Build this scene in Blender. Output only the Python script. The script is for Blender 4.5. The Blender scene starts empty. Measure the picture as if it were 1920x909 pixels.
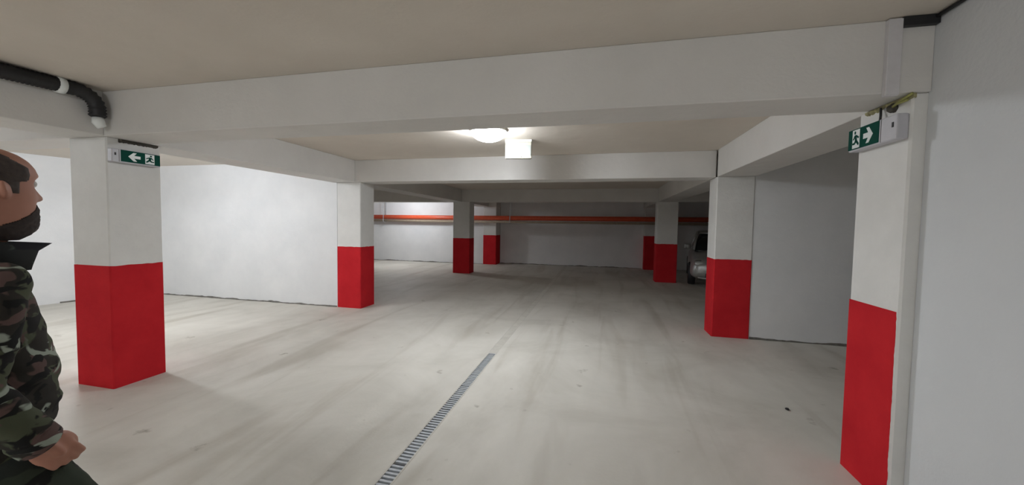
import bpy, bmesh, math, random
from mathutils import Vector, Matrix, noise
random.seed(7)
C = bpy.context.collection
PI = math.pi

# ---------------------------------------------------------------- camera
RIGHT = Vector((0.97400619, 0.22600719, 0.01525421))
UP = Vector((-0.02508569, 0.0406927, 0.99885675))
FWD = Vector((-0.22512808, 0.97327532, -0.04530448))
FOCAL_PX = 699.75
cam_data = bpy.data.cameras.new('camera')
cam_data.sensor_width = 36.0
cam_data.lens = 36.0 * FOCAL_PX / 1920.0
cam_data.clip_start = 0.05
cam = bpy.data.objects.new('camera', cam_data)
C.objects.link(cam)
m = Matrix.Identity(4)
for r in range(3):
    m[r][0], m[r][1], m[r][2] = RIGHT[r], UP[r], -FWD[r]
m[2][3] = 1.5
cam.matrix_world = m
sc = bpy.context.scene
sc.camera = cam

# ---------------------------------------------------------------- world, lights, exposure
w = bpy.data.worlds.new('garage_air'); sc.world = w
w.use_nodes = True
w.node_tree.nodes['Background'].inputs[0].default_value = (0.5, 0.5, 0.5, 1)
w.node_tree.nodes['Background'].inputs[1].default_value = 0.0
sc.view_settings.view_transform = 'Standard'
sc.view_settings.look = 'None'
sc.view_settings.gamma = 1.0
sc.view_settings.exposure = 0.54
sc.cycles.max_bounces = 14
sc.cycles.diffuse_bounces = 10
sc.cycles.sample_clamp_indirect = 6.0

def lamp(name, loc, watts, col=(0.90, 0.94, 1.0), radius=0.14):
    l = bpy.data.lights.new(name, 'POINT')
    l.energy = watts; l.color = col; l.shadow_soft_size = radius
    o = bpy.data.objects.new(name, l); o.location = loc; C.objects.link(o)
    return o
MAIN_EMIT = 82.0
lamp('rear_fill_light', (-1.6, -2.3, 2.43), 60, (0.97, 0.98, 1.0))  # unseen fill light added behind the camera to brighten the near beam and ceiling
lamp('left_bay_lamp', (-6.3, 3.3, 2.43), 80)
lamp('near_left_lamp', (-7.2, 0.4, 2.43), 42)
lamp('far_left_lamp', (-7.0, 12.1, 2.40), 58)

# ---------------------------------------------------------------- materials
def nodes(name):
    mt = bpy.data.materials.new(name); mt.use_nodes = True
    nt = mt.node_tree
    b = nt.nodes['Principled BSDF']
    return mt, nt, b
def N(nt, kind, **kw):
    n = nt.nodes.new(kind)
    for k, v in kw.items():
        if k in n.inputs: n.inputs[k].default_value = v
        else: setattr(n, k, v)
    return n
def ramp(nt, stops):
    r = nt.nodes.new('ShaderNodeValToRGB')
    e = r.color_ramp.elements
    while len(e) < len(stops): e.new(0.5)
    for i, (p, c) in enumerate(stops):
        e[i].position = p; e[i].color = (c[0], c[1], c[2], 1)
    return r
def wall_mat(name, a, b, rough=0.8, scale=1.7, bump=0.25, fine=60, spec=0.3):
    mt, nt, bs = nodes(name)
    tc = N(nt, 'ShaderNodeTexCoord')
    n1 = N(nt, 'ShaderNodeTexNoise', Scale=scale, Detail=6.0, Roughness=0.62)
    nt.links.new(tc.outputs['Object'], n1.inputs['Vector'])
    r = ramp(nt, [(0.3, a), (0.7, b)])
    nt.links.new(n1.outputs['Fac'], r.inputs['Fac'])
    nt.links.new(r.outputs['Color'], bs.inputs['Base Color'])
    n2 = N(nt, 'ShaderNodeTexNoise', Scale=fine, Detail=4.0)
    nt.links.new(tc.outputs['Object'], n2.inputs['Vector'])
    n3 = N(nt, 'ShaderNodeTexNoise', Scale=5.0, Detail=3.0)
    nt.links.new(tc.outputs['Object'], n3.inputs['Vector'])
    ad = N(nt, 'ShaderNodeMath', operation='MULTIPLY_ADD'); ad.inputs[1].default_value = 6.0
    nt.links.new(n3.outputs['Fac'], ad.inputs[0]); nt.links.new(n2.outputs['Fac'], ad.inputs[2])
    bp = N(nt, 'ShaderNodeBump', Strength=bump, Distance=0.004)
    nt.links.new(ad.outputs[0], bp.inputs['Height'])
    nt.links.new(bp.outputs['Normal'], bs.inputs['Normal'])
    bs.inputs['Roughness'].default_value = rough
    bs.inputs['Specular IOR Level'].default_value = spec
    return mt
def plain(name, col, rough=0.6, metal=0.0, var=0.12, scale=20):
    mt, nt, bs = nodes(name)
    tc = N(nt, 'ShaderNodeTexCoord')
    n1 = N(nt, 'ShaderNodeTexNoise', Scale=scale, Detail=3.0)
    nt.links.new(tc.outputs['Object'], n1.inputs['Vector'])
    r = ramp(nt, [(0.25, [c * (1 - var) for c in col]), (0.75, [min(1, c * (1 + var)) for c in col])])
    nt.links.new(n1.outputs['Fac'], r.inputs['Fac'])
    nt.links.new(r.outputs['Color'], bs.inputs['Base Color'])
    bs.inputs['Roughness'].default_value = rough
    bs.inputs['Metallic'].default_value = metal
    return mt
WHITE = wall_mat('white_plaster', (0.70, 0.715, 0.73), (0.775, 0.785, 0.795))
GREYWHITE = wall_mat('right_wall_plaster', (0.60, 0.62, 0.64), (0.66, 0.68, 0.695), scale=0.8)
COLUMN_WHITE = wall_mat('white_column_paint', (0.66, 0.66, 0.645), (0.75, 0.75, 0.735), scale=2.5, bump=0.35)
BEAM = wall_mat('beam_paint', (0.62, 0.61, 0.59), (0.70, 0.69, 0.67), scale=1.2, bump=0.3)
CEIL = wall_mat('ceiling_paint', (0.63, 0.58, 0.515), (0.70, 0.65, 0.585), scale=0.9, bump=0.2)
RED = wall_mat('red_paint', (0.46, 0.016, 0.024), (0.56, 0.024, 0.031), rough=0.85, scale=3.5, bump=0.3, spec=0.08)
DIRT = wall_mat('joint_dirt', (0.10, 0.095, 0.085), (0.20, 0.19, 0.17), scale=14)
GREEN = plain('sign_green', (0.004, 0.062, 0.045), 0.7, var=0.05)
GREEN.node_tree.nodes['Principled BSDF'].inputs['Specular IOR Level'].default_value = 0.1
SIGN_WHITE = plain('sign_white', (0.78, 0.82, 0.82), 0.4, var=0.03)
HOUSING = plain('housing_plastic', (0.52, 0.52, 0.56), 0.45, var=0.04)
BOX_WHITE = plain('white_plastic', (0.62, 0.61, 0.55), 0.6, var=0.03)
BLACK = plain('black_rubber', (0.018, 0.018, 0.02), 0.55)
TRUNK = plain('grey_trunking', (0.60, 0.59, 0.61), 0.5, var=0.05)
FOAM = plain('olive_foam', (0.30, 0.28, 0.15), 0.9, var=0.4, scale=40)
GAPDARK = plain('dark_gap_and_putty', (0.06, 0.055, 0.045), 0.9, var=0.4, scale=40)
WIRE = plain('yellow_green_wire', (0.33, 0.33, 0.10), 0.5)
PIPE_RED = plain('red_pipe_enamel', (0.62, 0.09, 0.035), 0.4)
STEEL = plain('galvanised_steel', (0.46, 0.49, 0.52), 0.5, 0.25, var=0.2, scale=30)
CHANNEL = plain('channel_dark', (0.03, 0.032, 0.035), 0.8)
TAN = plain('tan_pipe_shade', (0.36, 0.30, 0.22), 0.6)

def floor_mat():
    mt, nt, bs = nodes('concrete_floor')
    tc = N(nt, 'ShaderNodeTexCoord')
    def mapped(sc_, rot=(0, 0, 0)):
        mp = N(nt, 'ShaderNodeMapping'); mp.inputs['Scale'].default_value = sc_; mp.inputs['Rotation'].default_value = rot
        nt.links.new(tc.outputs['Object'], mp.inputs['Vector']); return mp
    mp = mapped((1, 1, 1))
    n1 = N(nt, 'ShaderNodeTexNoise', Scale=0.8, Detail=8.0, Roughness=0.65, Distortion=0.6)
    nt.links.new(mp.outputs[0], n1.inputs['Vector'])
    r1 = ramp(nt, [(0.30, (0.50, 0.485, 0.435)), (0.5, (0.60, 0.585, 0.535)), (0.7, (0.67, 0.655, 0.605))])
    nt.links.new(n1.outputs['Fac'], r1.inputs['Fac'])
    mp2 = mapped((2.6, 0.32, 1), (0, 0, -0.28))     # long trowel and tyre streaks
    n2 = N(nt, 'ShaderNodeTexNoise', Scale=1.0, Detail=3.5, Roughness=0.5, Distortion=0.7)
    nt.links.new(mp2.outputs[0], n2.inputs['Vector'])
    r2 = ramp(nt, [(0.28, (0.76, 0.74, 0.71)), (0.45, (0.95, 0.95, 0.95)), (0.75, (1.03, 1.03, 1.03))])
    nt.links.new(n2.outputs['Fac'], r2.inputs['Fac'])
    mx = N(nt, 'ShaderNodeMix', data_type='RGBA', blend_type='MULTIPLY'); mx.inputs[0].default_value = 1.0
    nt.links.new(r1.outputs['Color'], mx.inputs[6]); nt.links.new(r2.outputs['Color'], mx.inputs[7])
    n3 = N(nt, 'ShaderNodeTexNoise', Scale=5.0, Detail=5.0, Roughness=0.55)   # oil drips
    nt.links.new(mp.outputs[0], n3.inputs['Vector'])
    r3 = ramp(nt, [(0.24, (0.55, 0.53, 0.5)), (0.33, (1, 1, 1))])
    nt.links.new(n3.outputs['Fac'], r3.inputs['Fac'])
    mx2 = N(nt, 'ShaderNodeMix', data_type='RGBA', blend_type='MULTIPLY'); mx2.inputs[0].default_value = 1.0
    nt.links.new(mx.outputs[2], mx2.inputs[6]); nt.links.new(r3.outputs['Color'], mx2.inputs[7])
    nt.links.new(mx2.outputs[2], bs.inputs['Base Color'])
    n4 = N(nt, 'ShaderNodeTexNoise', Scale=45.0, Detail=4.0)
    nt.links.new(mp.outputs[0], n4.inputs['Vector'])
    bp = N(nt, 'ShaderNodeBump', Strength=0.2, Distance=0.004)
    nt.links.new(n4.outputs['Fac'], bp.inputs['Height']); nt.links.new(bp.outputs['Normal'], bs.inputs['Normal'])
    bs.inputs['Roughness'].default_value = 0.62
    bs.inputs['Specular IOR Level'].default_value = 0.35
    return mt
FLOOR = floor_mat()

# ---------------------------------------------------------------- helpers
def new_obj(name, bm, mat, parent=None, smooth=False, loc=None):
    me = bpy.data.meshes.new(name); bmesh.ops.recalc_face_normals(bm, faces=bm.faces); bm.to_mesh(me); bm.free()
    if smooth:
        for p in me.polygons: p.use_smooth = True
    me.materials.append(mat)
    o = bpy.data.objects.new(name, me); C.objects.link(o)
    if parent: o.parent = parent
    if loc: o.location = loc
    return o
def box(bm, x0, x1, y0, y1, z0, z1, bevel=0.0):
    vs = [bm.verts.new((x, y, z)) for z in (z0, z1) for y in (y0, y1) for x in (x0, x1)]
    fs = [(0, 1, 3, 2), (4, 6, 7, 5), (0, 4, 5, 1), (1, 5, 7, 3), (3, 7, 6, 2), (2, 6, 4, 0)]
    faces = [bm.faces.new([vs[i] for i in f]) for f in fs]
    if bevel:
        es = list({e for f in faces for e in f.edges})
        bmesh.ops.bevel(bm, geom=es, offset=bevel, segments=2, profile=0.5, affect='EDGES')
    return bm
def tube(bm, pts, rad, seg=12, cap=True):
    """rad: number or list; a tube along pts"""
    n = len(pts); pts = [Vector(p) for p in pts]
    rads = rad if isinstance(rad, (list, tuple)) else [rad] * n
    rings = []; ref = None
    for i, p in enumerate(pts):
        t = (pts[min(i + 1, n - 1)] - pts[max(i - 1, 0)]).normalized()
        if ref is None:
            ref = Vector((0, 0, 1)) if abs(t.z) < 0.9 else Vector((1, 0, 0))
        a = (ref - t * ref.dot(t)).normalized(); b = t.cross(a); ref = a
        rings.append([bm.verts.new(p + (a * math.cos(2 * PI * k / seg) + b * math.sin(2 * PI * k / seg)) * rads[i]) for k in range(seg)])
    for i in range(n - 1):
        for k in range(seg):
            bm.faces.new((rings[i][k], rings[i][(k + 1) % seg], rings[i + 1][(k + 1) % seg], rings[i + 1][k]))
    if cap:
        bm.faces.new(rings[0][::-1]); bm.faces.new(rings[-1])
    return bm
def prism(bm, pts, y0, y1):
    """polygon in x-z, given depth y0..y1"""
    a = [bm.verts.new((x, y0, z)) for x, z in pts]; b = [bm.verts.new((x, y1, z)) for x, z in pts]
    bm.faces.new(a); bm.faces.new(b[::-1])
    for i in range(len(pts)):
        j = (i + 1) % len(pts)
        bm.faces.new((a[i], a[j], b[j], b[i]))
    return bm
def struct(name, bm, mat):
    o = new_obj(name, bm, mat); o['kind'] = 'structure'; return o
def thing(name, label, cat, loc=(0, 0, 0), rotz=0, group=None):
    o = bpy.data.objects.new(name, None); C.objects.link(o); o.empty_display_size = 0.1
    o.location = loc; o.rotation_euler = (0, 0, rotz); o['label'] = label; o['category'] = cat
    if group: o['group'] = group
    return o
def tag(o, label, cat, group=None):
    o['label'] = label; o['category'] = cat
    if group: o['group'] = group
    return o
def BM(): return bmesh.new()

# ---------------------------------------------------------------- the setting
ZB, ZC = 2.21, 2.58
DX0, DX1 = -1.228, -1.122          # floor drain slot
bm = BM()
for x0, x1 in ((-12, DX0), (DX1, 7)):
    box(bm, x0, x1, -4, 14.6, -0.2, 0)
struct('floor', bm, FLOOR)
bm = BM(); box(bm, -12, 7, -4, 14.6, ZC, ZC + 0.15); struct('ceiling', bm, CEIL)
bm = BM(); box(bm, -12, 7, -4.2, -4, -0.2, ZC); struct('wall_back', bm, WHITE)
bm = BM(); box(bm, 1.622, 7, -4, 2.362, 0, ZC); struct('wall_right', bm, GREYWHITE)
bm = BM(); box(bm, 6.4, 7, 2.362, 14.6, 0, ZC); struct('wall_right_end', bm, WHITE)
bm = BM(); box(bm, 2.034, 6.4, 5.65, 5.85, 0, ZC); struct('wall_right_bay', bm, WHITE)
bm = BM(); box(bm, -9.2, -4.512, 5.745, 5.95, 0, ZC); struct('wall_left_bay', bm, WHITE)
# the left wall runs slightly askew
bm = BM()
vs = [(-11.6, -4), (-9.0, 5.745), (-9.25, 5.745), (-11.9, -4)]
lo = [bm.verts.new((x, y, 0)) for x, y in vs]; hi = [bm.verts.new((x, y, ZC)) for x, y in vs]
bm.faces.new(lo[::-1]); bm.faces.new(hi)
for i in range(4): bm.faces.new((lo[i], lo[(i + 1) % 4], hi[(i + 1) % 4], hi[i]))
struct('wall_left', bm, WHITE)
bm = BM(); box(bm, -10.6, -10.4, 5.95, 14.6, 0, ZC); struct('wall_left_end', bm, WHITE)
bm = BM(); box(bm, -10.4, -4.31, 13.74, 14.6, 0, ZC); struct('wall_far_left', bm, WHITE)
bm = BM(); box(bm, -3.795, 6.4, 14.32, 14.6, 0, ZC); struct('wall_far_right', bm, WHITE)

def beam(x0, x1, y0, y1):
    bm = BM(); box(bm, x0, x1, y0, y1, ZB, ZC, 0.006); struct('ceiling_beam', bm, BEAM)
LX0, LX1, RX0, RX1 = -4.586, -4.12, 1.566, 2.032
beam(-10.6, 1.622, 2.344, 2.682)                    # cross beam nearest the camera
beam(LX0, LX1, -4, 2.344); beam(LX0, LX1, 2.682, 5.745); beam(RX0, RX1, 2.682, 5.65)
beam(LX1, RX0, 5.70, 6.08)                          # cross beam between the middle columns
beam(LX0, LX1, 6.15, 10.9); beam(RX0, RX1, 6.0, 10.9)
beam(-10.4, 6.4, 10.9, 11.28)
beam(LX0, LX1, 11.28, 13.715); beam(LX0, -3.797, 13.715, 14.32); beam(RX0, RX1, 11.28, 14.32)

# dirty ragged joints where the walls meet the slab
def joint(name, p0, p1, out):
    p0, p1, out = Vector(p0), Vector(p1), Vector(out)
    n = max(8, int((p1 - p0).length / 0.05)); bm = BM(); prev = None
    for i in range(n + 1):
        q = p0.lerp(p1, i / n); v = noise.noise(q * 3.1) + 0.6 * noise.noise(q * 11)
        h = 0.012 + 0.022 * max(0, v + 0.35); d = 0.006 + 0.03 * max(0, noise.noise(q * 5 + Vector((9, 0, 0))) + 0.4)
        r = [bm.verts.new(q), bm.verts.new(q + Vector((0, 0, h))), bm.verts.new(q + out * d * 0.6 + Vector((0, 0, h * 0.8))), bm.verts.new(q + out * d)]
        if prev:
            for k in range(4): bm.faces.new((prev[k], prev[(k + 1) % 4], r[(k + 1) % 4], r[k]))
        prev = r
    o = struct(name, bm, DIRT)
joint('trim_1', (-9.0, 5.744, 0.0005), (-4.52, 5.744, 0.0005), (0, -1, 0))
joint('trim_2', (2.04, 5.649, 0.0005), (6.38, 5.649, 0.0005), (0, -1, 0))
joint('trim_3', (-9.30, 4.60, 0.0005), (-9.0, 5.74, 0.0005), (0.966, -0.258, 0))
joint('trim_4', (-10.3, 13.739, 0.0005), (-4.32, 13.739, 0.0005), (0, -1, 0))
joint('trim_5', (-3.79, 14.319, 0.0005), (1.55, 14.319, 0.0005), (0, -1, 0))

# ---------------------------------------------------------------- columns
def rect_loop(x0, x1, y0, y1, r, step):
    pts = []
    def edge(ax, ay, bx, by):
        n = max(1, int(math.hypot(bx - ax, by - ay) / step))
        for i in range(n): pts.append((ax + (bx - ax) * i / n, ay + (by - ay) * i / n))
    edge(x0 + r, y0, x1 - r, y0); edge(x1 - r, y0, x1, y0 + r); edge(x1, y0 + r, x1, y1 - r); edge(x1, y1 - r, x1 - r, y1)
    edge(x1 - r, y1, x0 + r, y1); edge(x0 + r, y1, x0, y1 - r); edge(x0, y1 - r, x0, y0 + r); edge(x0, y0 + r, x0 + r, y0)
    return pts
def extrude_loop(bm, pts, zlo, zhi):
    a = [bm.verts.new((x, y, zlo[i] if isinstance(zlo, list) else zlo)) for i, (x, y) in enumerate(pts)]
    b = [bm.verts.new((x, y, zhi[i] if isinstance(zhi, list) else zhi)) for i, (x, y) in enumerate(pts)]
    for i in range(len(pts)):
        j = (i + 1) % len(pts); bm.faces.new((a[i], a[j], b[j], b[i]))
    bm.faces.new(a[::-1]); bm.faces.new(b)
def column(label, x0, x1, y0, y1, zr, base=True):
    cx, cy = (x0 + x1) / 2, (y0 + y1) / 2
    t = thing('column', label, 'column', (cx, cy, 0), 0, 'columns with red painted feet')
    hx, hy = (x1 - x0) / 2, (y1 - y0) / 2
    bm = BM(); extrude_loop(bm, rect_loop(-hx, hx, -hy, hy, 0.010, 9), (zr - 0.02) if base else 0, ZB - 0.002)
    new_obj('shaft', bm, COLUMN_WHITE, t)
    if base:
        e = 0.0015; bm = BM()
        pts = rect_loop(-hx - e, hx + e, -hy - e, hy + e, 0.010, 0.02)
        zt = [zr + 0.006 * noise.noise(Vector((x * 18 + cx, y * 18 + cy, 0))) for x, y in pts]
        extrude_loop(bm, pts, 0, zt)
        o = new_obj('painted_base', bm, RED, t); o['label'] = 'crimson painted lower part of the column'
    return t
column('big white column with red foot beside the walking man', -4.586, -4.14, 2.365, 2.775, 1.092)
column('white column with red foot at the end of the left bay wall', -4.511, -4.04, 5.742, 6.148, 1.085)
column('white column with red foot right of the opening, in front of the car', 1.566, 2.033, 5.640, 5.998, 1.082)
column('dim free-standing column with dark red foot in the dark space behind the opening', -4.40, -3.86, 10.88, 11.30, 1.087)
column('small far column with red foot set against the far wall under the red pipe', -4.31, -3.80, 13.72, 14.32, 1.12)
column('dim free-standing column with red foot left of the silver car', 1.56, 2.10, 10.90, 11.30, 1.058)
column('farthest half-hidden column just left of and behind the dim right column', 1.60, 2.02, 14.0, 14.32, 1.20)
# near right column: only its passage face is painted, with a ragged edge towards the camera
X0, X1, Y0, Y1, ZR = 1.556, 2.03, 2.364, 2.762, 1.071
t = column('near right column with ragged red panel under the green exit sign', X0, X1, Y0, Y1, ZR, base=False)
bm = BM(); cx, cy = (X0 + X1) / 2, (Y0 + Y1) / 2
n = 60; prev = None
for i in range(n + 1):
    z = ZR * i / n
    j = 0.010 + 0.005 * noise.noise(Vector((0, 3, z * 9))) + 0.003 * noise.noise(Vector((0, 1, z * 40)))
    yn, yf = Y0 + max(0.003, j) + 0.006 * (i / n), Y1 + 0.001
    zz = z
    r = [bm.verts.new((X0 - cx - 0.0015, yn - cy, zz)), bm.verts.new((X0 - cx - 0.0015, yf - cy, zz)),
         bm.verts.new((X0 - cx + 0.004, yf - cy, zz)), bm.verts.new((X0 - cx + 0.004, yn - cy, zz))]
    if prev:
        for k in range(4): bm.faces.new((prev[k], prev[(k + 1) % 4], r[(k + 1) % 4], r[k]))
    else: bm.faces.new(r)
    prev = r
bm.faces.new(prev[::-1])
o = new_obj('painted_panel', bm, RED, t); o['label'] = 'crimson paint panel with a ragged near edge'

# ---------------------------------------------------------------- ceiling lamp (the one in view)
def emit_mat(name, col, strength):
    mt, nt, bs = nodes(name)
    bs.inputs['Base Color'].default_value = (0.9, 0.9, 0.9, 1)
    bs.inputs['Emission Color'].default_value = (*col, 1); bs.inputs['Emission Strength'].default_value = strength
    return mt
def lathe(bm, prof, seg=32):
    rings = []
    for r, z in prof:
        if r < 1e-6: rings.append([bm.verts.new((0, 0, z))])
        else: rings.append([bm.verts.new((r * math.cos(2 * PI * k / seg), r * math.sin(2 * PI * k / seg), z)) for k in range(seg)])
    for a, b in zip(rings, rings[1:]):
        for k in range(seg):
            k2 = (k + 1) % seg
            if len(a) == 1: bm.faces.new((a[0], b[k2], b[k]))
            elif len(b) == 1: bm.faces.new((a[k], a[k2], b[0]))
            else: bm.faces.new((a[k], a[k2], b[k2], b[k]))
    return bm
t = thing('ceiling_lamp', 'round glowing dome lamp on the ceiling behind the cross beam', 'lamp', (-1.240, 4.10, ZC))
new_obj('lamp_base', lathe(BM(), [(0, 0), (0.21, 0), (0.215, -0.012), (0.21, -0.026), (0.185, -0.03), (0, -0.03)]), BOX_WHITE, t, True)
dome = [(0.195 * math.cos(a), -0.03 - 0.105 * math.sin(a)) for a in [i * PI / 2 / 9 for i in range(10)]]
dome[-1] = (0, dome[-1][1])
new_obj('dome_diffuser', lathe(BM(), dome), emit_mat('lamp_glow', (0.93, 0.96, 1.0), MAIN_EMIT), t, True)

# box hanging just behind the lamp
CASE = plain('cream_plastic', (0.36, 0.35, 0.29), 0.7, var=0.04)
SHADE_GREY = plain('grey_shade_patch', (0.27, 0.29, 0.275), 0.7, var=0.04)
t = thing('hanging_sign_box', 'small white rectangular box hung from the ceiling beside the round lamp', 'sign', (-1.012, 4.66, ZC), 0.12)
bm = BM(); box(bm, -0.165, 0.165, -0.03, 0.03, -0.235, -0.03, 0.006); new_obj('sign_case', bm, CASE, t)
bm = BM(); box(bm, -0.168, 0.168, -0.035, 0.035, -0.03, 0.0, 0.004); new_obj('ceiling_bracket', bm, BOX_WHITE, t)
bm = BM(); box(bm, 0.03, 0.158, -0.034, -0.029, -0.20, -0.07, 0.002); new_obj('shade_patch', bm, SHADE_GREY, t)  # grey patch paints the shading on the right of the box
bm = BM(); bmesh.ops.create_uvsphere(bm, u_segments=10, v_segments=6, radius=0.011)
for v in bm.verts: v.co += Vector((0.03, -0.033, -0.215))
new_obj('test_button', bm, BOX_WHITE, t, True)

# ---------------------------------------------------------------- exit signs
def exit_sign(label, loc, rotz, mirror, length, height, share):
    t = thing('exit_sign', label, 'sign', loc, rotz, 'emergency exit signs on the columns')
    s = -1 if mirror else 1; L, H = length, height
    def X(v): return s * v
    bm = BM(); box(bm, -L / 2, L / 2, -0.055, 0, 0, H, 0.008); new_obj('housing', bm, HOUSING, t)
    g0, g1 = sorted((X(-L / 2 + 0.004), X(L * (share - 0.5))))
    bm = BM(); box(bm, g0, g1, -0.0575, -0.050, 0.010, H - 0.004, 0.001); g = new_obj('green_panel', bm, GREEN, t)
    # white doorway with green runner
    W = L * share; d0 = -L / 2 + W * 0.17; d1 = d0 + W * 0.24
    a, b = sorted((X(d0), X(d1)))
    bm = BM(); box(bm, a, b, -0.0590, -0.0570, 0.016, H - 0.010); new_obj('doorway_symbol', bm, SIGN_WHITE, g)
    h = H - 0.026; z0 = 0.016; wd = d1 - d0
    def P(px, pz): return (X(d0 + px * wd), z0 + pz * h)
    bm = BM()
    prism(bm, [P(0.38 + 0.11 * math.cos(2 * PI * k / 12), 0.84 + 0.09 * math.sin(2 * PI * k / 12)) for k in range(12)], -0.0602, -0.0588)
    for poly in ([(0.30, 0.70), (0.58, 0.72), (0.66, 0.42), (0.42, 0.38)],            # trunk
                 [(0.45, 0.42), (0.64, 0.44), (0.95, 0.22), (0.86, 0.12), (0.55, 0.30)],   # front leg
                 [(0.44, 0.46), (0.62, 0.36), (0.36, 0.20), (0.05, 0.20), (0.04, 0.30), (0.30, 0.31)],  # rear leg
                 [(0.56, 0.71), (0.60, 0.60), (0.84, 0.50), (0.95, 0.56), (0.72, 0.66)],   # front arm
                 [(0.32, 0.70), (0.40, 0.62), (0.22, 0.46), (0.06, 0.48), (0.18, 0.56)]):  # rear arm
        prism(bm, [P(*q) for q in poly], -0.0602, -0.0588)
    new_obj('running_figure_symbol', bm, GREEN, g)
    ax = d1 + W * 0.12; aw = W * 0.30; zc = H * 0.5 + 0.003
    bm = BM()
    A = [(0, 0.14), (0.52, 0.14), (0.30, 0.42), (0.58, 0.42), (1.0, 0), (0.58, -0.42), (0.30, -0.42), (0.52, -0.14), (0, -0.14)]
    prism(bm, [(X(ax + u * aw), zc + v * H * 0.78) for u, v in A], -0.0590, -0.0570); new_obj('arrow_symbol', bm, SIGN_WHITE, g)
    bm = BM(); box(bm, *sorted((X(L * 0.42), X(L * 0.45))), -0.058, -0.054, H * 0.50, H * 0.70, 0.001); new_obj('test_button', bm, BLACK, t)
    bm = BM(); box(bm, *sorted((X(L * (share - 0.47)), X(L * (share - 0.464)))), -0.0562, -0.054, 0.006, H - 0.006); new_obj('cover_seam', bm, GAPDARK, t)
    return t
s = exit_sign('green running man exit sign with white arrow on the near right column', (1.5555, 2.566, 1.982), -PI / 2, False, 0.385, 0.135, 0.68)
exit_sign('green exit sign with white symbols on the big left column', (-4.1385, 2.553, 2.000), PI / 2, True, 0.365, 0.115, 0.83)
# feed cable from the beam down to the right sign
bm = BM(); tube(bm, [(0.02, -0.025, 0.134), (0.015, -0.02, 0.17), (0.0, -0.012, 0.215)], 0.006, 8); new_obj('feed_cable', bm, BLACK, s)

# ---------------------------------------------------------------- ragged foam and a painted gap shade on top of the two near columns
def ragged(name, mat, p0, p1, out, hmin, hmax, dep, seed):
    p0, p1, out = Vector(p0), Vector(p1), Vector(out); bm = BM(); prev = None; n = 40
    L = (p1 - p0).length; mid = (p0 + p1) / 2
    for i in range(n + 1):
        q = p0.lerp(p1, i / n) - mid
        k = noise.noise(Vector((i * 0.31 + seed, seed, 0))) * 0.6 + noise.noise(Vector((i * 0.9 + seed, 2, 0))) * 0.4
        h = hmin + (hmax - hmin) * min(1, max(0, 0.5 + k)); d = dep * (0.6 + 0.6 * abs(k))
        r = [bm.verts.new(q + out * -0.002), bm.verts.new(q + out * d), bm.verts.new(q + out * d * 0.8 - Vector((0, 0, h * 0.7))), bm.verts.new(q + out * -0.002 - Vector((0, 0, h)))]
        if prev:
            for k2 in range(4): bm.faces.new((prev[k2], prev[(k2 + 1) % 4], r[(k2 + 1) % 4], r[k2]))
        else: bm.faces.new(r)
        prev = r
    bm.faces.new(prev[::-1])
    o = new_obj(name, bm, mat); o.location = mid; return o
o = ragged('foam_and_gap_shade', FOAM, (1.556, 2.34, 2.206), (1.556, 2.70, 2.206), (-1, 0, 0), 0.008, 0.03, 0.018, 3.3)
tag(o, 'ragged olive foam seal where the near right column meets the beam', 'sealant')
o = ragged('foam_and_gap_shade', GAPDARK, (-4.14, 2.45, 2.207), (-4.14, 2.75, 2.207), (1, 0, 0), 0.022, 0.034, 0.016, 8.1)  # dark strip paints the shade in the gap between column and beam
tag(o, 'dark ragged strip drawn as the shaded gap above the exit sign on the big left column', 'sealant')
t = thing('junction_lump', 'dark lump with two loose olive wires at the top of the near right column', 'wires', (1.552, 2.49, 2.175))
bm = BM(); bmesh.ops.create_icosphere(bm, subdivisions=3, radius=0.026)
for v in bm.verts:
    v.co *= 1 + 0.35 * noise.noise(v.co * 60); v.co.x = v.co.x * 0.6; v.co.y *= 1.4
new_obj('putty', bm, GAPDARK, t, True)
for dy, dz in ((-0.155, 0.028), (-0.125, 0.004)):
    bm = BM(); tube(bm, [(-0.012, -0.02, 0.0), (-0.018, -0.06, 0.006), (-0.022, dy * 0.75, dz * 0.6), (-0.016, dy, dz)], 0.0065, 8); new_obj('loose_wire', bm, WIRE, t, True)

# ---------------------------------------------------------------- services on the near beam
t = thing('cable_trunking', 'pale vertical cable trunking on the beam above the right exit sign', 'trunking', (1.437, 2.344, 2.19))
bm = BM(); box(bm, -0.028, 0.028, -0.026, 0, 0, 0.385, 0.002); new_obj('trunking_base', bm, TRUNK, t)
bm = BM(); box(bm, -0.030, 0.030, -0.030, -0.018, 0.004, 0.381, 0.002); new_obj('trunking_lid', bm, TRUNK, t)
t = thing('cable_duct', 'short black duct in the top right corner under the ceiling', 'duct', (1.52, 2.344, 2.545))
bm = BM(); box(bm, -0.055, 0.10, -0.03, 0, -0.012, 0.034, 0.003); new_obj('duct_body', bm, BLACK, t)
bm = BM(); tube(bm, [(0.085, -0.02, 0.022), (0.09, -0.2, 0.024), (0.09, -0.7, 0.022), (0.09, -1.5, 0.024), (0.09, -2.6, 0.022)], 0.009, 8); new_obj('shadow_gap_line', bm, BLACK, t, True)  # thin black tube draws the shadow gap between right wall and ceiling

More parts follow.
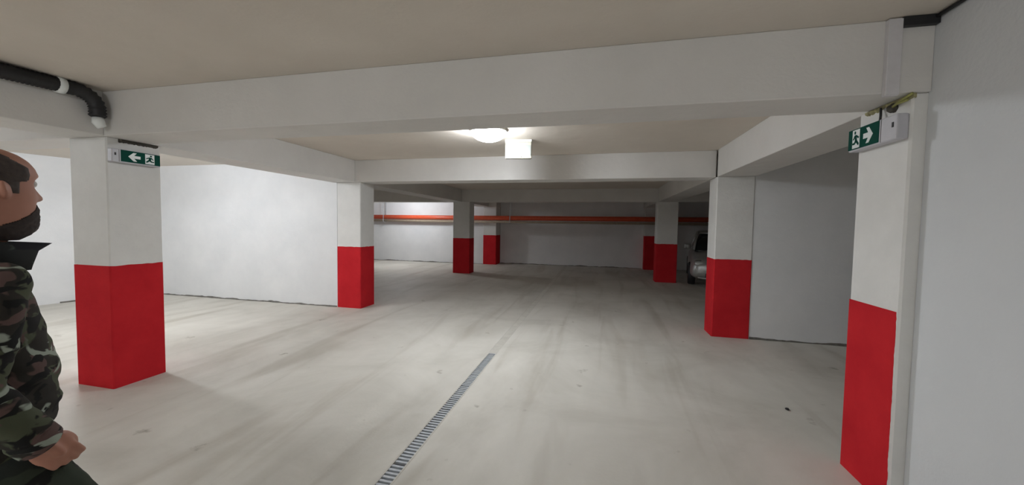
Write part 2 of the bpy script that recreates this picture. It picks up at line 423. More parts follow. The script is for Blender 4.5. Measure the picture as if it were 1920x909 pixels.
# black corrugated hose along the left beam, turning down at the corner
t = thing('corrugated_hose', 'black corrugated hose under the ceiling along the left beam', 'hose', (-4.05, 2.26, 2.27))
path = []
y = -3.5
while y < 2.14: path.append(Vector((-4.06, y, 2.525 + 0.010 * math.sin(y * 3.1)))); y += 0.012
for i in range(1, 14):
    a = i / 13 * PI / 2; path.append(Vector((-4.06 + 0.02 * math.sin(a), 2.14 + 0.12 * math.sin(a), 2.525 - 0.12 * (1 - math.cos(a)))))
z = 2.40
while z > 2.33: path.append(Vector((-4.04, 2.262, z))); z -= 0.012
rad = [0.050 + (0.006 if i % 2 else -0.004) for i in range(len(path))]
bm = BM(); tube(bm, [q - t.location for q in path], rad, 14); new_obj('hose_body', bm, BLACK, t, True)
bm = BM(); tube(bm, [Vector((-4.06, yy, 2.523)) - t.location for yy in (2.03, 2.035, 2.075, 2.08)], [0.05, 0.06, 0.06, 0.05], 16)
o = new_obj('coupling', bm, SIGN_WHITE, t, True); o['label'] = 'pale grey coupling ring'
bm = BM(); tube(bm, [(0.01, 0.002, 0.065), (0.012, 0.003, 0.03), (0.022, 0.02, -0.01)], [0.035, 0.04, 0.03], 14)
o = new_obj('end_cap', bm, SIGN_WHITE, t, True); o['label'] = 'white end piece of the hose'

# ---------------------------------------------------------------- red pipe on the far wall
t = thing('red_pipe', 'long orange red pipe running along the far wall above head height', 'pipe', (-3.2, 13.5, 1.77))
bm = BM(); tube(bm, [(-7.0, 0, 0.0), (-2, 0, 0), (2.5, 0, 0.01), (8.4, 0, 0.02)], 0.085, 20); new_obj('pipe_run', bm, PIPE_RED, t, True)
bm = BM(); tube(bm, [(-7.0, 0.02, -0.145), (2.5, 0.02, -0.135), (8.4, 0.02, -0.125)], 0.042, 14); o = new_obj('pipe_shade', bm, TAN, t, True); o['label'] = 'dull tan tube standing in for the shadow below the red pipe'  # tan tube imitates the shadow under the red pipe
for k in range(3):
    x = -5.2 + 5.2 * k
    bm = BM(); box(bm, x - 0.02, x + 0.02, -0.10, 0.10, -0.205, -0.19); box(bm, x - 0.012, x + 0.012, -0.100, -0.092, -0.2, 0.81); box(bm, x - 0.012, x + 0.012, 0.092, 0.100, -0.2, 0.81)
    new_obj('pipe_hanger', bm, STEEL, t)

# ---------------------------------------------------------------- floor drain
t = thing('floor_drain', 'long narrow steel grated drain running down the concrete floor', 'drain', ((DX0 + DX1) / 2, 6, 0))
hw = (DX1 - DX0) / 2
bm = BM(); box(bm, -hw, hw, -8.5, 7.0, -0.11, -0.10); box(bm, -hw, -hw + 0.004, -8.5, 7, -0.10, -0.002); box(bm, hw - 0.004, hw, -8.5, 7, -0.10, -0.002)
new_obj('channel', bm, CHANNEL, t)
DUST = wall_mat('drain_dust', (0.47, 0.455, 0.415), (0.58, 0.565, 0.515), scale=6)
YD = 4.15                                   # beyond this the grate is choked with concrete dust
for s_ in (-1, 1):
    bm = BM(); box(bm, *sorted((s_ * hw, s_ * (hw - 0.012))), -8.5, YD - 6, -0.02, 0.0015); new_obj('edge_rail', bm, DUST, t)
bar = BM(); box(bar, -hw + 0.012, hw - 0.012, -0.0085, 0.0085, -0.018, -0.001)
me = None; count = 0; y = 0.8
while y < YD:
    if int(y / 1.02) != int((y - 0.034) / 1.02): y += 0.012          # joint between two grates
    if me is None:
        o = new_obj('grate_bar', bar, STEEL, t); me = o.data
    else:
        o = bpy.data.objects.new('grate_bar', me); C.objects.link(o); o.parent = t
    o.location = (random.uniform(-0.0015, 0.0015), y - 6, random.uniform(-0.001, 0.001)); y += 0.034; count += 1
SILT = wall_mat('drain_silt', (0.30, 0.31, 0.32), (0.44, 0.445, 0.45), scale=9)
bm = BM(); box(bm, -hw + 0.013, hw - 0.013, -3.0, YD - 6, -0.09, -0.0075)
o = new_obj('silt', bm, SILT, t); o['label'] = 'grey silt filling the far end of the grate'
bm = BM(); box(bm, -hw + 0.0002, hw - 0.0002, YD - 6, 8.6, -0.09, -0.0015)
yy = YD
while yy < 13.0:
    box(bm, -hw + 0.01, hw - 0.01, yy - 6, yy - 6 + 0.017, -0.0035, -0.0004); yy += 0.034
o = new_obj('dusty_grate', bm, DUST, t); o['kind'] = 'stuff'

# small crumb of black grit on the floor
bm = BM(); bmesh.ops.create_icosphere(bm, subdivisions=2, radius=0.016)
for v in bm.verts: v.co *= 1 + 0.3 * noise.noise(v.co * 90); v.co.z *= 0.6
o = new_obj('grit_lump', bm, BLACK, None, True, (1.57, 3.49, 0.009)); tag(o, 'tiny black lump on the floor left of the near right column', 'debris')

# ---------------------------------------------------------------- the man walking down the passage (x forward, y to his left, z up)
def skin_mesh(verts, edges, radii, levels=2, root=0):
    me = bpy.data.meshes.new('tmp'); me.from_pydata(verts, edges, []); o = bpy.data.objects.new('tmp', me); C.objects.link(o)
    sk = o.modifiers.new('s', 'SKIN'); sk.use_smooth_shade = True
    for i, sv in enumerate(me.skin_vertices[0].data):
        r = radii[i]; sv.radius = r if isinstance(r, tuple) else (r, r); sv.use_root = (i == root)
    if levels:
        ss = o.modifiers.new('u', 'SUBSURF'); ss.levels = levels
    return bake(o)
def bake(o):
    dg = bpy.context.evaluated_depsgraph_get(); dg.update()
    me = bpy.data.meshes.new_from_object(o.evaluated_get(dg)); old = o.data
    bpy.data.objects.remove(o, do_unlink=True); bpy.data.meshes.remove(old)
    return me
def merge_remesh(meshes, voxel, smooth=2):
    bm = BM()
    for me in meshes: bm.from_mesh(me); bpy.data.meshes.remove(me)
    me = bpy.data.meshes.new('tmp'); bm.to_mesh(me); bm.free()
    o = bpy.data.objects.new('tmp', me); C.objects.link(o)
    r = o.modifiers.new('r', 'REMESH'); r.mode = 'VOXEL'; r.voxel_size = voxel; r.use_smooth_shade = True
    if smooth:
        s = o.modifiers.new('s', 'SMOOTH'); s.iterations = smooth; s.factor = 0.5
    return bake(o)
def link_mesh(name, me, mat, parent):
    for p in me.polygons: p.use_smooth = True
    me.materials.clear(); me.materials.append(mat); me.name = name
    o = bpy.data.objects.new(name, me); C.objects.link(o); o.parent = parent; return o
def bm_mesh(bm):
    bmesh.ops.recalc_face_normals(bm, faces=bm.faces); me = bpy.data.meshes.new('tmp'); bm.to_mesh(me); bm.free(); return me

def camo_mat(name, dark, cols, scale):
    mt, nt, bs = nodes(name); tc = N(nt, 'ShaderNodeTexCoord')
    last = None
    for k, (c, thr, s) in enumerate(cols):
        mp = N(nt, 'ShaderNodeMapping'); mp.inputs['Location'].default_value = (3.1 * k, 1.7 * k, 5.3 * k); mp.inputs['Scale'].default_value = (1, 1, 1.7)
        nt.links.new(tc.outputs['Object'], mp.inputs['Vector'])
        n = N(nt, 'ShaderNodeTexNoise', Scale=s * scale, Detail=2.5, Roughness=0.5, Distortion=0.7); nt.links.new(mp.outputs[0], n.inputs['Vector'])
        g = N(nt, 'ShaderNodeMapRange'); g.inputs[1].default_value = thr; g.inputs[2].default_value = thr + 0.025
        nt.links.new(n.outputs['Fac'], g.inputs[0])
        mx = N(nt, 'ShaderNodeMix', data_type='RGBA'); nt.links.new(g.outputs[0], mx.inputs[0])
        if last is None: mx.inputs[6].default_value = (*dark, 1)
        else: nt.links.new(last, mx.inputs[6])
        mx.inputs[7].default_value = (*c, 1); last = mx.outputs[2]
    nt.links.new(last, bs.inputs['Base Color'])
    n = N(nt, 'ShaderNodeTexNoise', Scale=400.0); nt.links.new(tc.outputs['Object'], n.inputs['Vector'])
    bp = N(nt, 'ShaderNodeBump', Strength=0.15, Distance=0.002); nt.links.new(n.outputs['Fac'], bp.inputs['Height']); nt.links.new(bp.outputs['Normal'], bs.inputs['Normal'])
    bs.inputs['Roughness'].default_value = 0.9
    bs.inputs['Specular IOR Level'].default_value = 0.2
    return mt
CAMO = camo_mat('camouflage_cloth', (0.030, 0.028, 0.024), [((0.075, 0.085, 0.055), 0.50, 9), ((0.11, 0.07, 0.065), 0.56, 10), ((0.30, 0.34, 0.29), 0.585, 8), ((0.014, 0.014, 0.014), 0.57, 12)], 1.0)
TROUSER = camo_mat('dark_trouser_cloth', (0.022, 0.026, 0.022), [((0.035, 0.045, 0.032), 0.5, 6), ((0.012, 0.013, 0.012), 0.57, 7)], 1.0)
COLLAR = camo_mat('dark_collar_cloth', (0.022, 0.024, 0.024), [((0.05, 0.065, 0.055), 0.55, 9), ((0.012, 0.012, 0.016), 0.55, 8)], 1.0)
SKIN = plain('skin', (0.38, 0.175, 0.12), 0.55, var=0.10, scale=14)
HAIR = plain('dark_brown_hair', (0.045, 0.032, 0.027), 0.8, var=0.35, scale=90)
BEARD = plain('dark_beard', (0.030, 0.020, 0.017), 0.85, var=0.35, scale=90)
EYE = plain('eye_white', (0.6, 0.58, 0.55), 0.2, var=0.02)
BOOT = plain('black_boot_leather', (0.02, 0.018, 0.016), 0.45)

LEVELS = [  # z, front, back, half width
 (1.438, 0.050, -0.050, 0.050), (1.452, 0.078, -0.060, 0.056), (1.470, 0.092, -0.070, 0.061), (1.490, 0.097, -0.080, 0.065), (1.515, 0.096, -0.088, 0.068),
 (1.545, 0.096, -0.096, 0.072), (1.570, 0.095, -0.102, 0.076), (1.600, 0.093, -0.106, 0.079), (1.620, 0.0975, -0.106, 0.080), (1.640, 0.094, -0.103, 0.079),
 (1.660, 0.080, -0.092, 0.072), (1.676, 0.060, -0.074, 0.058), (1.687, 0.036, -0.050, 0.038), (1.692, 0.012, -0.020, 0.014)]
HEAD_TURN = math.radians(21)
def turn(v):
    c, s_ = math.cos(HEAD_TURN), math.sin(HEAD_TURN); return Vector((v.x * c - v.y * s_, v.x * s_ + v.y * c, v.z))
def head_pt(z, th, off=0.0):
    for i in range(len(LEVELS) - 1):
        if z <= LEVELS[i + 1][0] or i == len(LEVELS) - 2:
            a, b = LEVELS[i], LEVELS[i + 1]; t = min(1, max(0, (z - a[0]) / (b[0] - a[0]))); break
    f, bk, wd = [a[k] + (b[k] - a[k]) * t for k in (1, 2, 3)]
    c, s = math.cos(th), math.sin(th); e = 2 / 2.25
    x = (f if c > 0 else -bk) * math.copysign(abs(c) ** e, c); y = wd * math.copysign(abs(s) ** e, s)
    def G(v, m0, sd): return math.exp(-((v - m0) / sd) ** 2)
    yy = y / 0.018
    if c > 0:
        bridge = max(0, min(1, (1.612 - z) / 0.05)) if z > 1.553 else max(0, 1 - (1.553 - z) / 0.010)
        x += 0.031 * bridge * math.exp(-yy * yy * (1.0 if z > 1.565 else 0.55))                 # nose
        x -= 0.012 * G(z, 1.599, 0.013) * (G(abs(y), 0.034, 0.018))                                # eye sockets
        x += 0.005 * G(z, 1.622, 0.008) * G(abs(y), 0.03, 0.03)                                     # brow ridge
        x += 0.006 * G(z, 1.522, 0.006) * G(y, 0, 0.022) + 0.006 * G(z, 1.508, 0.006) * G(y, 0, 0.02) - 0.003 * G(z, 1.515, 0.003) * G(y, 0, 0.025)  # lips
        x += 0.008 * G(z, 1.472, 0.014) * G(y, 0, 0.025)                                            # chin
    r = math.hypot(x, y) or 1e-6
    k = (r + off) / r
    return turn(Vector((x * k, y * k, z + (off * 0.9 if z > 1.66 else 0))))
def head_mesh():
    bm = BM(); nz, nt_ = 90, 96; rows = []
    z0, z1 = LEVELS[0][0], LEVELS[-1][0]
    for i in range(nz + 1):
        u = i / nz; z = z0 + (z1 - z0) * (u if u < 0.85 else 0.85 + (1 - (1 - (u - 0.85) / 0.15) ** 2) * 0.15)
        rows.append([bm.verts.new(head_pt(z, 2 * PI * k / nt_)) for k in range(nt_)])
    for a, b in zip(rows, rows[1:]):
        for k in range(nt_): bm.faces.new((a[k], a[(k + 1) % nt_], b[(k + 1) % nt_], b[k]))
    bm.faces.new(rows[0][::-1]); bm.faces.new(rows[-1])
    return bm_mesh(bm)
def shell(mask, thick):
    """hair or beard: head surface pushed out where mask(z, theta) > 0, thinning to nothing at its rim"""
    bm = BM(); nz, nt_ = 120, 128; z0, z1 = LEVELS[0][0], LEVELS[-1][0]; outer = {}
    for i in range(nz + 1):
        z = z0 + (z1 - z0) * i / nz
        for k in range(nt_):
            th = 2 * PI * k / nt_; mk = mask(z, th)
            if mk > 0:
                fz = 0.0018 * noise.noise(Vector((math.cos(th) * 9, math.sin(th) * 9, z * 120)))
                outer[i, k] = (bm.verts.new(head_pt(z, th, thick * min(1, mk) + 0.0008 + fz * min(1, mk))), bm.verts.new(head_pt(z, th, -0.004)))
    def put(vs):
        try: bm.faces.new(vs)
        except ValueError: pass
    cells = {(i, k) for i in range(nz) for k in range(nt_) if all(q in outer for q in ((i, k), (i + 1, k), (i, (k + 1) % nt_), (i + 1, (k + 1) % nt_)))}
    for i, k in cells:
        k2 = (k + 1) % nt_; q = ((i, k), (i, k2), (i + 1, k2), (i + 1, k))
        put([outer[c][0] for c in q]); put([outer[c][1] for c in q][::-1])
        for (ca, cb, nb) in ((q[0], q[1], (i - 1, k)), (q[2], q[3], (i + 1, k)), (q[3], q[0], (i, (k - 1) % nt_)), (q[1], q[2], (i, k2))):
            if nb not in cells: put((outer[ca][0], outer[cb][0], outer[cb][1], outer[ca][1]))
    bmesh.ops.delete(bm, geom=[v for v in bm.verts if not v.link_faces], context='VERTS')
    return bm_mesh(bm)
def ang(th): return abs(math.atan2(math.sin(th), math.cos(th)))
def hair_mask(z, th):
    a = ang(th)                                   # 0 at the nose, pi at the nape
    lim = 1.12 + max(0, (z - 1.64)) * 18 + (0.25 if z < 1.60 else 0)   # high receding hairline
    low = 1.50 if a > 2.1 else 1.605 - 0.0 * a
    if 1.25 < a < 1.75: low = 1.565
    return min((a - lim) * 6, (z - low) * 60)
def beard_mask(z, th):
    a = ang(th); top = 1.541 if a < 0.45 else 1.541 - (a - 0.45) * 0.050
    if a < 0.28 and 1.508 < z < 1.522: return -1      # mouth
    return min((top - z) * 60, (1.75 - a) * 5)

def ell_ring(bm, z, cx, a, b, n=48, cy=0, tilt=0.0):
    return [bm.verts.new((cx + a * math.cos(2 * PI * k / n), cy + b * math.sin(2 * PI * k / n), z + tilt * math.cos(2 * PI * k / n))) for k in range(n)]
def loft(rows):
    bm = BM(); rings = [ell_ring(bm, *r) for r in rows]
    for A_, B_ in zip(rings, rings[1:]):
        for k in range(len(A_)): bm.faces.new((A_[k], A_[(k + 1) % len(A_)], B_[(k + 1) % len(A_)], B_[k]))
    bm.faces.new(rings[0][::-1]); bm.faces.new(rings[-1]); return bm_mesh(bm)

# pose: right side faces the camera, so y is negative there
HIP = 0.88
SH = {s_: Vector((-0.02, s_ * 0.175, 1.345)) for s_ in (-1, 1)}
EL = {-1: Vector((-0.085, -0.235, 1.085)), 1: Vector((-0.02, 0.235, 1.08))}
WR = {-1: Vector((0.020, -0.210, 0.922)), 1: Vector((-0.06, 0.225, 0.83))}
HIPJ = {s_: Vector((-0.02, s_ * 0.09, 0.87)) for s_ in (-1, 1)}
KN = {-1: Vector((0.175, -0.095, 0.475)), 1: Vector((-0.06, 0.095, 0.46))}
AN = {-1: Vector((0.24, -0.10, 0.105)), 1: Vector((-0.33, 0.10, 0.17))}
def hand(s_):
    """wrist, palm and five bent fingers; back of the hand outward"""
    W = WR[s_]; d = (W - EL[s_]).normalized(); d = (d + Vector((0.25, 0, -0.3))).normalized()
    out = Vector((0, s_, 0)); fw = out.cross(d) * s_
    if fw.x < 0: fw = -fw
    inn = -out; ms = []
    V = [W - d * 0.03, W, W + d * 0.035, W + d * 0.080]
    ms.append(skin_mesh([tuple(v) for v in V], [(0, 1), (1, 2), (2, 3)], [(0.026, 0.026), (0.026, 0.022), (0.036, 0.018), (0.038, 0.016)]))
    bm = BM(); bmesh.ops.create_uvsphere(bm, u_segments=20, v_segments=12, radius=1)    # flat palm body
    for v in bm.verts: v.co = W + d * (0.048 + v.co.z * 0.050) + fw * (v.co.x * 0.041) + inn * (0.002 + v.co.y * 0.017)
    ms.append(bm_mesh(bm))
    for k, (o_, ln) in enumerate(((0.031, 0.072), (0.0105, 0.080), (-0.0105, 0.074), (-0.031, 0.060))):
        p0 = W + d * (0.070 - abs(k - 1.2) * 0.004) + fw * (o_ * 0.9); dirs = []; p = p0 + d * 0.02; pts = [p0, p]
        for seg, bend in ((0.45, 0.55), (0.32, 1.15), (0.26, 1.65)):
            b_ = bend * 0.85 + 0.06 * k; p = p + (d * math.cos(b_) + inn * math.sin(b_)) * ln * seg; pts.append(p)
        ms.append(skin_mesh([tuple(v) for v in pts], [(i, i + 1) for i in range(len(pts) - 1)], [0.0095, 0.0100, 0.0092, 0.0084, 0.0070]))
    p0 = W + d * 0.022 + fw * 0.022; pts = [p0, p0 + fw * 0.014 + d * 0.020 + inn * 0.010, p0 + fw * 0.016 + d * 0.052 + inn * 0.022, p0 + fw * 0.006 + d * 0.078 + inn * 0.032]
    ms.append(skin_mesh([tuple(v) for v in pts], [(0, 1), (1, 2), (2, 3)], [0.014, 0.0130, 0.0108, 0.0085]))
    return ms

man = thing('person', 'bearded man in camouflage jacket walking away at the left edge', 'person')
parts = [head_mesh()]
parts.append(skin_mesh([(-0.035, 0, 1.30), (-0.03, 0, 1.38), (-0.015, 0, 1.45), (-0.01, 0, 1.52)], [(0, 1), (1, 2), (2, 3)], [0.075, 0.062, 0.058, 0.056]))
parts.append(loft([(0.84, -0.02, 0.09, 0.14), (0.90, -0.025, 0.09, 0.145), (1.05, -0.025, 0.100, 0.14), (1.20, -0.03, 0.095, 0.155), (1.32, -0.035, 0.085, 0.16), (1.38, -0.03, 0.05, 0.09)]))
for s_ in (-1, 1):
    parts.append(skin_mesh([tuple(SH[s_] + Vector((0, -s_ * 0.06, 0))), tuple(SH[s_]), tuple(EL[s_]), tuple(WR[s_])], [(0, 1), (1, 2), (2, 3)], [0.05, 0.052, 0.040, 0.027]))
    parts += hand(s_)
    parts.append(skin_mesh([(0, s_ * 0.05, 0.9), tuple(HIPJ[s_]), tuple(KN[s_]), tuple(AN[s_])], [(0, 1), (1, 2), (2, 3)], [0.07, 0.075, 0.052, 0.036]))
for s_ in (-1, 1):      # ears
    bm = BM(); bmesh.ops.create_uvsphere(bm, u_segments=16, v_segments=10, radius=1)
    for v in bm.verts:
        c = v.co.copy(); rim = 1 + 0.0 * c.z
        v.co = turn(Vector((-0.012 + c.x * 0.015 - 0.004 * c.z, s_ * (0.080 + 0.012 * c.y + (0.006 if c.x < -0.2 else 0)), 1.575 + c.z * 0.026)))
    parts.append(bm_mesh(bm))
body = link_mesh('body', merge_remesh(parts, 0.0046, 2), SKIN, man)
link_mesh('hair', shell(hair_mask, 0.007), HAIR, man)
link_mesh('beard', shell(beard_mask, 0.006), BEARD, man)
for s_ in (-1, 1):
    bm = BM(); bmesh.ops.create_uvsphere(bm, u_segments=14, v_segments=10, radius=0.012)
    for v in bm.verts: v.co = turn(v.co + Vector((0.0785, s_ * 0.032, 1.599)))
    link_mesh('eye', bm_mesh(bm), EYE, man)

def folds(me, amp, zlo, zhi, sc_=(14, 14, 34)):
    for v in me.vertices:
        n_ = noise.noise(Vector((v.co.x * sc_[0], v.co.y * sc_[1], v.co.z * sc_[2] + v.co.x * 12)))
        n2 = noise.noise(v.co * 9 + Vector((4, 1, 7)))
        v.co += v.normal * (amp * (n_ * (1.6 if zlo < v.co.z < zhi else 0.7) + 0.6 * n2))
J = [loft([(0.862, -0.032, 0.104, 0.158), (0.875, -0.030, 0.122, 0.174), (0.905, -0.030, 0.124, 0.176), (0.935, -0.029, 0.136, 0.186), (0.99, -0.027, 0.143, 0.188), (1.06, -0.025, 0.140, 0.186), (1.14, -0.028, 0.131, 0.182),
           (1.22, -0.032, 0.118, 0.178), (1.30, -0.038, 0.104, 0.172), (1.35, -0.040, 0.092, 0.150), (1.385, -0.040, 0.078, 0.110), (1.41, -0.035, 0.072, 0.080)])]
for s_ in (-1, 1):
    a, b, c = SH[s_], EL[s_], WR[s_]; q = c + (c - b).normalized() * 0.012
    J.append(skin_mesh([tuple(a + Vector((0, -s_ * 0.07, 0.0))), tuple(a + Vector((0, 0, -0.005))), tuple(a.lerp(b, 0.5)), tuple(b), tuple(b.lerp(c, 0.55)), tuple(b.lerp(c, 0.82)), tuple(q)],
                       [(i, i + 1) for i in range(6)], [0.062, 0.066, 0.063, 0.059, 0.055, 0.052, 0.045]))
jm = merge_remesh(J, 0.007, 3); folds(jm, 0.0065, 0.86, 1.12)
jacket = link_mesh('jacket', jm, CAMO, man)
bm = BM()                                                     # cuffs
for s_ in (-1, 1):
    c = WR[s_]; d = (c - EL[s_]).normalized(); q0, q1 = c - d * 0.030, c + d * 0.016
    bm2 = BM(); tube(bm2, [q0, q0 + d * 0.006, q1 - d * 0.006, q1], [0.044, 0.047, 0.046, 0.042], 24)
    link_mesh('cuff', bm_mesh(bm2), CAMO, jacket)
bm.free()
# stand-up collar, open at the front with two points that jut forward
bm = BM(); n_ = 56; rows = []
for i in range(n_ + 1):
    th = -PI + 0.10 + (2 * PI - 0.20) * i / n_; a_ = abs(th)     # here 0 is the nape, +-pi the throat
    t_ = a_ / PI; tip = max(0, (t_ - 0.70) / 0.30)
    def P_(r, z, extra=0): return Vector((-0.030 - r * math.cos(th) * (1.0 if a_ < PI / 2 else 1.10) + extra, r * math.sin(th) * (1 - 0.25 * tip), z))
    base = P_(0.098, 1.350 + 0.02 * (1 - t_)); mid = P_(0.096, 1.405, 0.020 * tip); top = P_(0.098, 1.452 - 0.026 * t_, 0.050 * tip ** 1.5)
    inn_ = P_(0.088, 1.448 - 0.026 * t_, 0.046 * tip ** 1.5); low = P_(0.080, 1.365, 0)
    rows.append([bm.verts.new(q) for q in (base, mid, top, inn_, low)])
for A_, B_ in zip(rows, rows[1:]):
    for k in range(5): bm.faces.new((A_[k], A_[(k + 1) % 5], B_[(k + 1) % 5], B_[k]))
bm.faces.new(rows[0]); bm.faces.new(rows[-1][::-1])
link_mesh('collar', bm_mesh(bm), COLLAR, jacket)
T = [loft([(0.80, -0.025, 0.085, 0.140), (0.84, -0.028, 0.112, 0.166), (0.88, -0.030, 0.114, 0.166), (0.93, -0.030, 0.108, 0.160)])]
for s_ in (-1, 1):
    h, k_, a = HIPJ[s_], KN[s_], AN[s_]
    T.append(skin_mesh([tuple(h + Vector((0, -s_ * 0.01, 0.03))), tuple(h + Vector((0, 0, -0.04))), tuple(h.lerp(k_, 0.5)), tuple(k_), tuple(k_.lerp(a, 0.5)), tuple(a)], [(i, i + 1) for i in range(5)], [0.105, 0.106, 0.098, 0.078, 0.070, 0.064]))
tm = merge_remesh(T, 0.008, 3); folds(tm, 0.006, 0.4, 0.6)
link_mesh('trousers', tm, TROUSER, man)
for s_ in (-1, 1):
    a = AN[s_]; pitch = 0.0 if s_ < 0 else -0.55
    rows = [(-0.085, 0.030, 0.035), (-0.07, 0.040, 0.06), (-0.02, 0.042, 0.095), (0.04, 0.046, 0.075), (0.11, 0.050, 0.055), (0.155, 0.042, 0.045), (0.180, 0.022, 0.032)]
    bm = BM(); rings = []
    for x, hw_, h in rows:
        rg = []
        for k in range(16):
            c, s2 = math.cos(2 * PI * k / 16), math.sin(2 * PI * k / 16)
            rg.append(bm.verts.new((x, hw_ * c, max(0, h * 0.5 + h * 0.5 * s2 * 1.15 if s2 > -0.75 else 0))))
        rings.append(rg)
    for A_, B_ in zip(rings, rings[1:]):
        for k in range(16): bm.faces.new((A_[k], A_[(k + 1) % 16], B_[(k + 1) % 16], B_[k]))
    bm.faces.new(rings[0]); bm.faces.new(rings[-1][::-1])
    tube(bm, [(-0.02, 0, 0.05), (-0.02, 0, 0.10), (-0.02, 0, 0.17)], [0.045, 0.046, 0.05], 16)
    me = bm_mesh(bm); R_ = Matrix.Rotation(-pitch, 4, 'Y'); off = Vector((a.x + 0.02, a.y, 0.0))
    zs = []
    for v in me.vertices:
        v.co = R_ @ v.co + off; zs.append(v.co.z)
    mz = min(zs)
    for v in me.vertices: v.co.z -= mz - 0.0005
    if s_ > 0:
        for v in me.vertices: v.co.x += 0.0
    link_mesh('boot', me, BOOT, man)
MAN_AT = Vector((-1.622, 0.661, 0)); MAN_ANGLE = math.atan2(0.985, 0.171)
man.location = MAN_AT; man.rotation_euler = (0, 0, MAN_ANGLE)

# ---------------------------------------------------------------- silver hatchback, nose towards the camera (x across, y from nose to tail)
def car_paint():
    mt, nt, bs = nodes('silver_car_paint')
    tc = N(nt, 'ShaderNodeTexCoord'); n = N(nt, 'ShaderNodeTexNoise', Scale=3.0, Detail=4.0); nt.links.new(tc.outputs['Object'], n.inputs['Vector'])
    r = ramp(nt, [(0.3, (0.42, 0.43, 0.42)), (0.7, (0.52, 0.53, 0.52))]); nt.links.new(n.outputs['Fac'], r.inputs['Fac']); nt.links.new(r.outputs['Color'], bs.inputs['Base Color'])
    bs.inputs['Metallic'].default_value = 0.55; bs.inputs['Roughness'].default_value = 0.35
    return mt
CARP = car_paint()
GLASS = plain('tinted_car_glass', (0.012, 0.014, 0.015), 0.08, var=0.05)
LIGHTLENS = plain('headlight_lens', (0.62, 0.66, 0.64), 0.15, 0.3, var=0.1)
PLATE = plain('blank_plate', (0.62, 0.65, 0.62), 0.4, var=0.03)
car = thing('car', 'silver hatchback parked behind the right column, only its nose showing', 'car', (3.06, 9.98, 0), -0.20)
def sloft(rows, n=40, e=0.5):
    bm = BM(); rings = []
    for y, w_, z0, z1, top in rows:     # top = share of the width kept at the top edge
        rg = []
        for k in range(n):
            c, s_ = math.cos(2 * PI * k / n), math.sin(2 * PI * k / n)
            x = w_ * math.copysign(abs(c) ** e, c); zz = math.copysign(abs(s_) ** e, s_) * 0.5 + 0.5
            rg.append(bm.verts.new((x * (1 + (top - 1) * zz ** 2), y, z0 + (z1 - z0) * zz)))
        rings.append(rg)
    for A_, B_ in zip(rings, rings[1:]):
        for k in range(n): bm.faces.new((A_[k], A_[(k + 1) % n], B_[(k + 1) % n], B_[k]))
    bm.faces.new(rings[0]); bm.faces.new(rings[-1][::-1]); return bm
new_obj('car_body', sloft([(0.0, 0.56, 0.34, 0.58, .95), (0.03, 0.66, 0.27, 0.65, .93), (0.12, 0.76, 0.22, 0.71, .92), (0.3, 0.81, 0.19, 0.77, .90), (0.7, 0.835, 0.18, 0.86, .88), (1.05, 0.845, 0.18, 0.93, .90),
                          (2.9, 0.845, 0.18, 0.96, .92), (3.5, 0.83, 0.2, 0.95, .92), (3.78, 0.78, 0.26, 0.88, .92), (3.85, 0.68, 0.34, 0.76, .92)]), CARP, car, True)
new_obj('cabin_glass', sloft([(0.96, 0.70, 0.86, 0.92, .96), (1.35, 0.72, 0.88, 1.18, .86), (1.75, 0.73, 0.90, 1.385, .78), (2.9, 0.73, 0.90, 1.385, .78), (3.35, 0.70, 0.90, 1.22, .84), (3.65, 0.66, 0.88, 0.95, .95)]), GLASS, car, True)
new_obj('roof', sloft([(1.62, 0.52, 1.345, 1.38, .95), (1.8, 0.585, 1.365, 1.43, .9), (2.4, 0.60, 1.38, 1.45, .9), (3.0, 0.58, 1.365, 1.43, .9), (3.2, 0.5, 1.33, 1.37, .9)]), CARP, car, True)
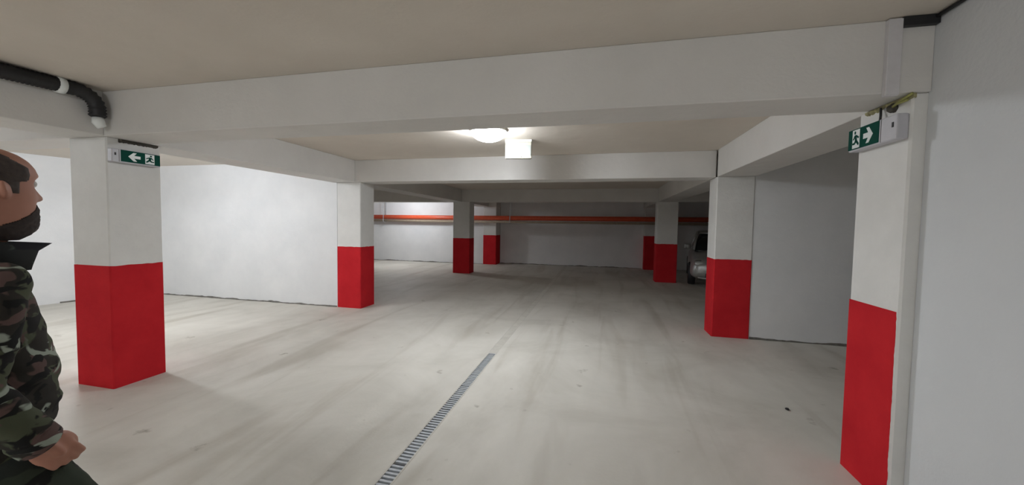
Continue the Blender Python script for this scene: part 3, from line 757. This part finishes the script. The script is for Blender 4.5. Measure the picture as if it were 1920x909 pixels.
for s_ in (-1, 1):
    bm = BM(); tube(bm, [(s_ * 0.71, 0.98, 0.92), (s_ * 0.655, 1.36, 1.19), (s_ * 0.575, 1.74, 1.40)], 0.028, 8); new_obj('windscreen_pillar', bm, CARP, car, True)
    bm = BM(); tube(bm, [(s_ * 0.745, 2.35, 0.94), (s_ * 0.59, 2.35, 1.40)], 0.03, 8); new_obj('door_pillar', bm, CARP, car, True)
    bm = sloft([(1.22, 0.05, 0.93, 1.05, 1), (1.26, 0.085, 0.91, 1.07, 1), (1.31, 0.075, 0.92, 1.06, 1)], 16)
    for v in bm.verts: v.co.x += s_ * 0.87
    new_obj('side_mirror', bm, CARP, car, True)
    bm = sloft([(-0.005, 0.07, 0.55, 0.62, 1), (0.02, 0.12, 0.535, 0.65, 1), (0.12, 0.14, 0.54, 0.70, 1)], 20, 0.7)
    for v in bm.verts:
        v.co.x += s_ * 0.575; v.co.y += 0.035 + max(0, abs(v.co.x) - 0.55) * 0.35
    new_obj('headlight', bm, LIGHTLENS, car, True)
    for y in (0.72, 3.15):
        bm = lathe(BM(), [(0.19, -0.09), (0.27, -0.09), (0.298, -0.06), (0.300, 0.06), (0.27, 0.09), (0.19, 0.09)], 28)
        for v in bm.verts: v.co = Vector((s_ * 0.755 + v.co.z, y + v.co.x, 0.300 + v.co.y))
        wh = new_obj('wheel', bm, BLACK, car, True)
        bm = lathe(BM(), [(0, 0.06), (0.06, 0.075), (0.18, 0.06), (0.195, 0.085), (0.195, -0.085), (0, -0.05)], 28)
        for v in bm.verts: v.co = Vector((s_ * (0.755 + v.co.z), y + v.co.x, 0.300 + v.co.y))
        new_obj('wheel_rim', bm, STEEL, wh, True)
bm = BM(); box(bm, -0.40, 0.40, -0.012, 0.03, 0.555, 0.615, 0.008); new_obj('grille', bm, BLACK, car)
bm = BM(); box(bm, -0.46, 0.46, -0.006, 0.05, 0.285, 0.385, 0.015); new_obj('lower_intake', bm, BLACK, car)
bm = BM(); box(bm, -0.26, 0.26, -0.022, -0.004, 0.415, 0.525, 0.004); new_obj('number_plate', bm, PLATE, car)
bm = BM(); tube(bm, [(-0.62, 0.035, 0.265), (-0.4, -0.005, 0.255), (0.4, -0.005, 0.255), (0.62, 0.035, 0.265)], 0.018, 8); new_obj('bumper_lip', bm, CARP, car, True)
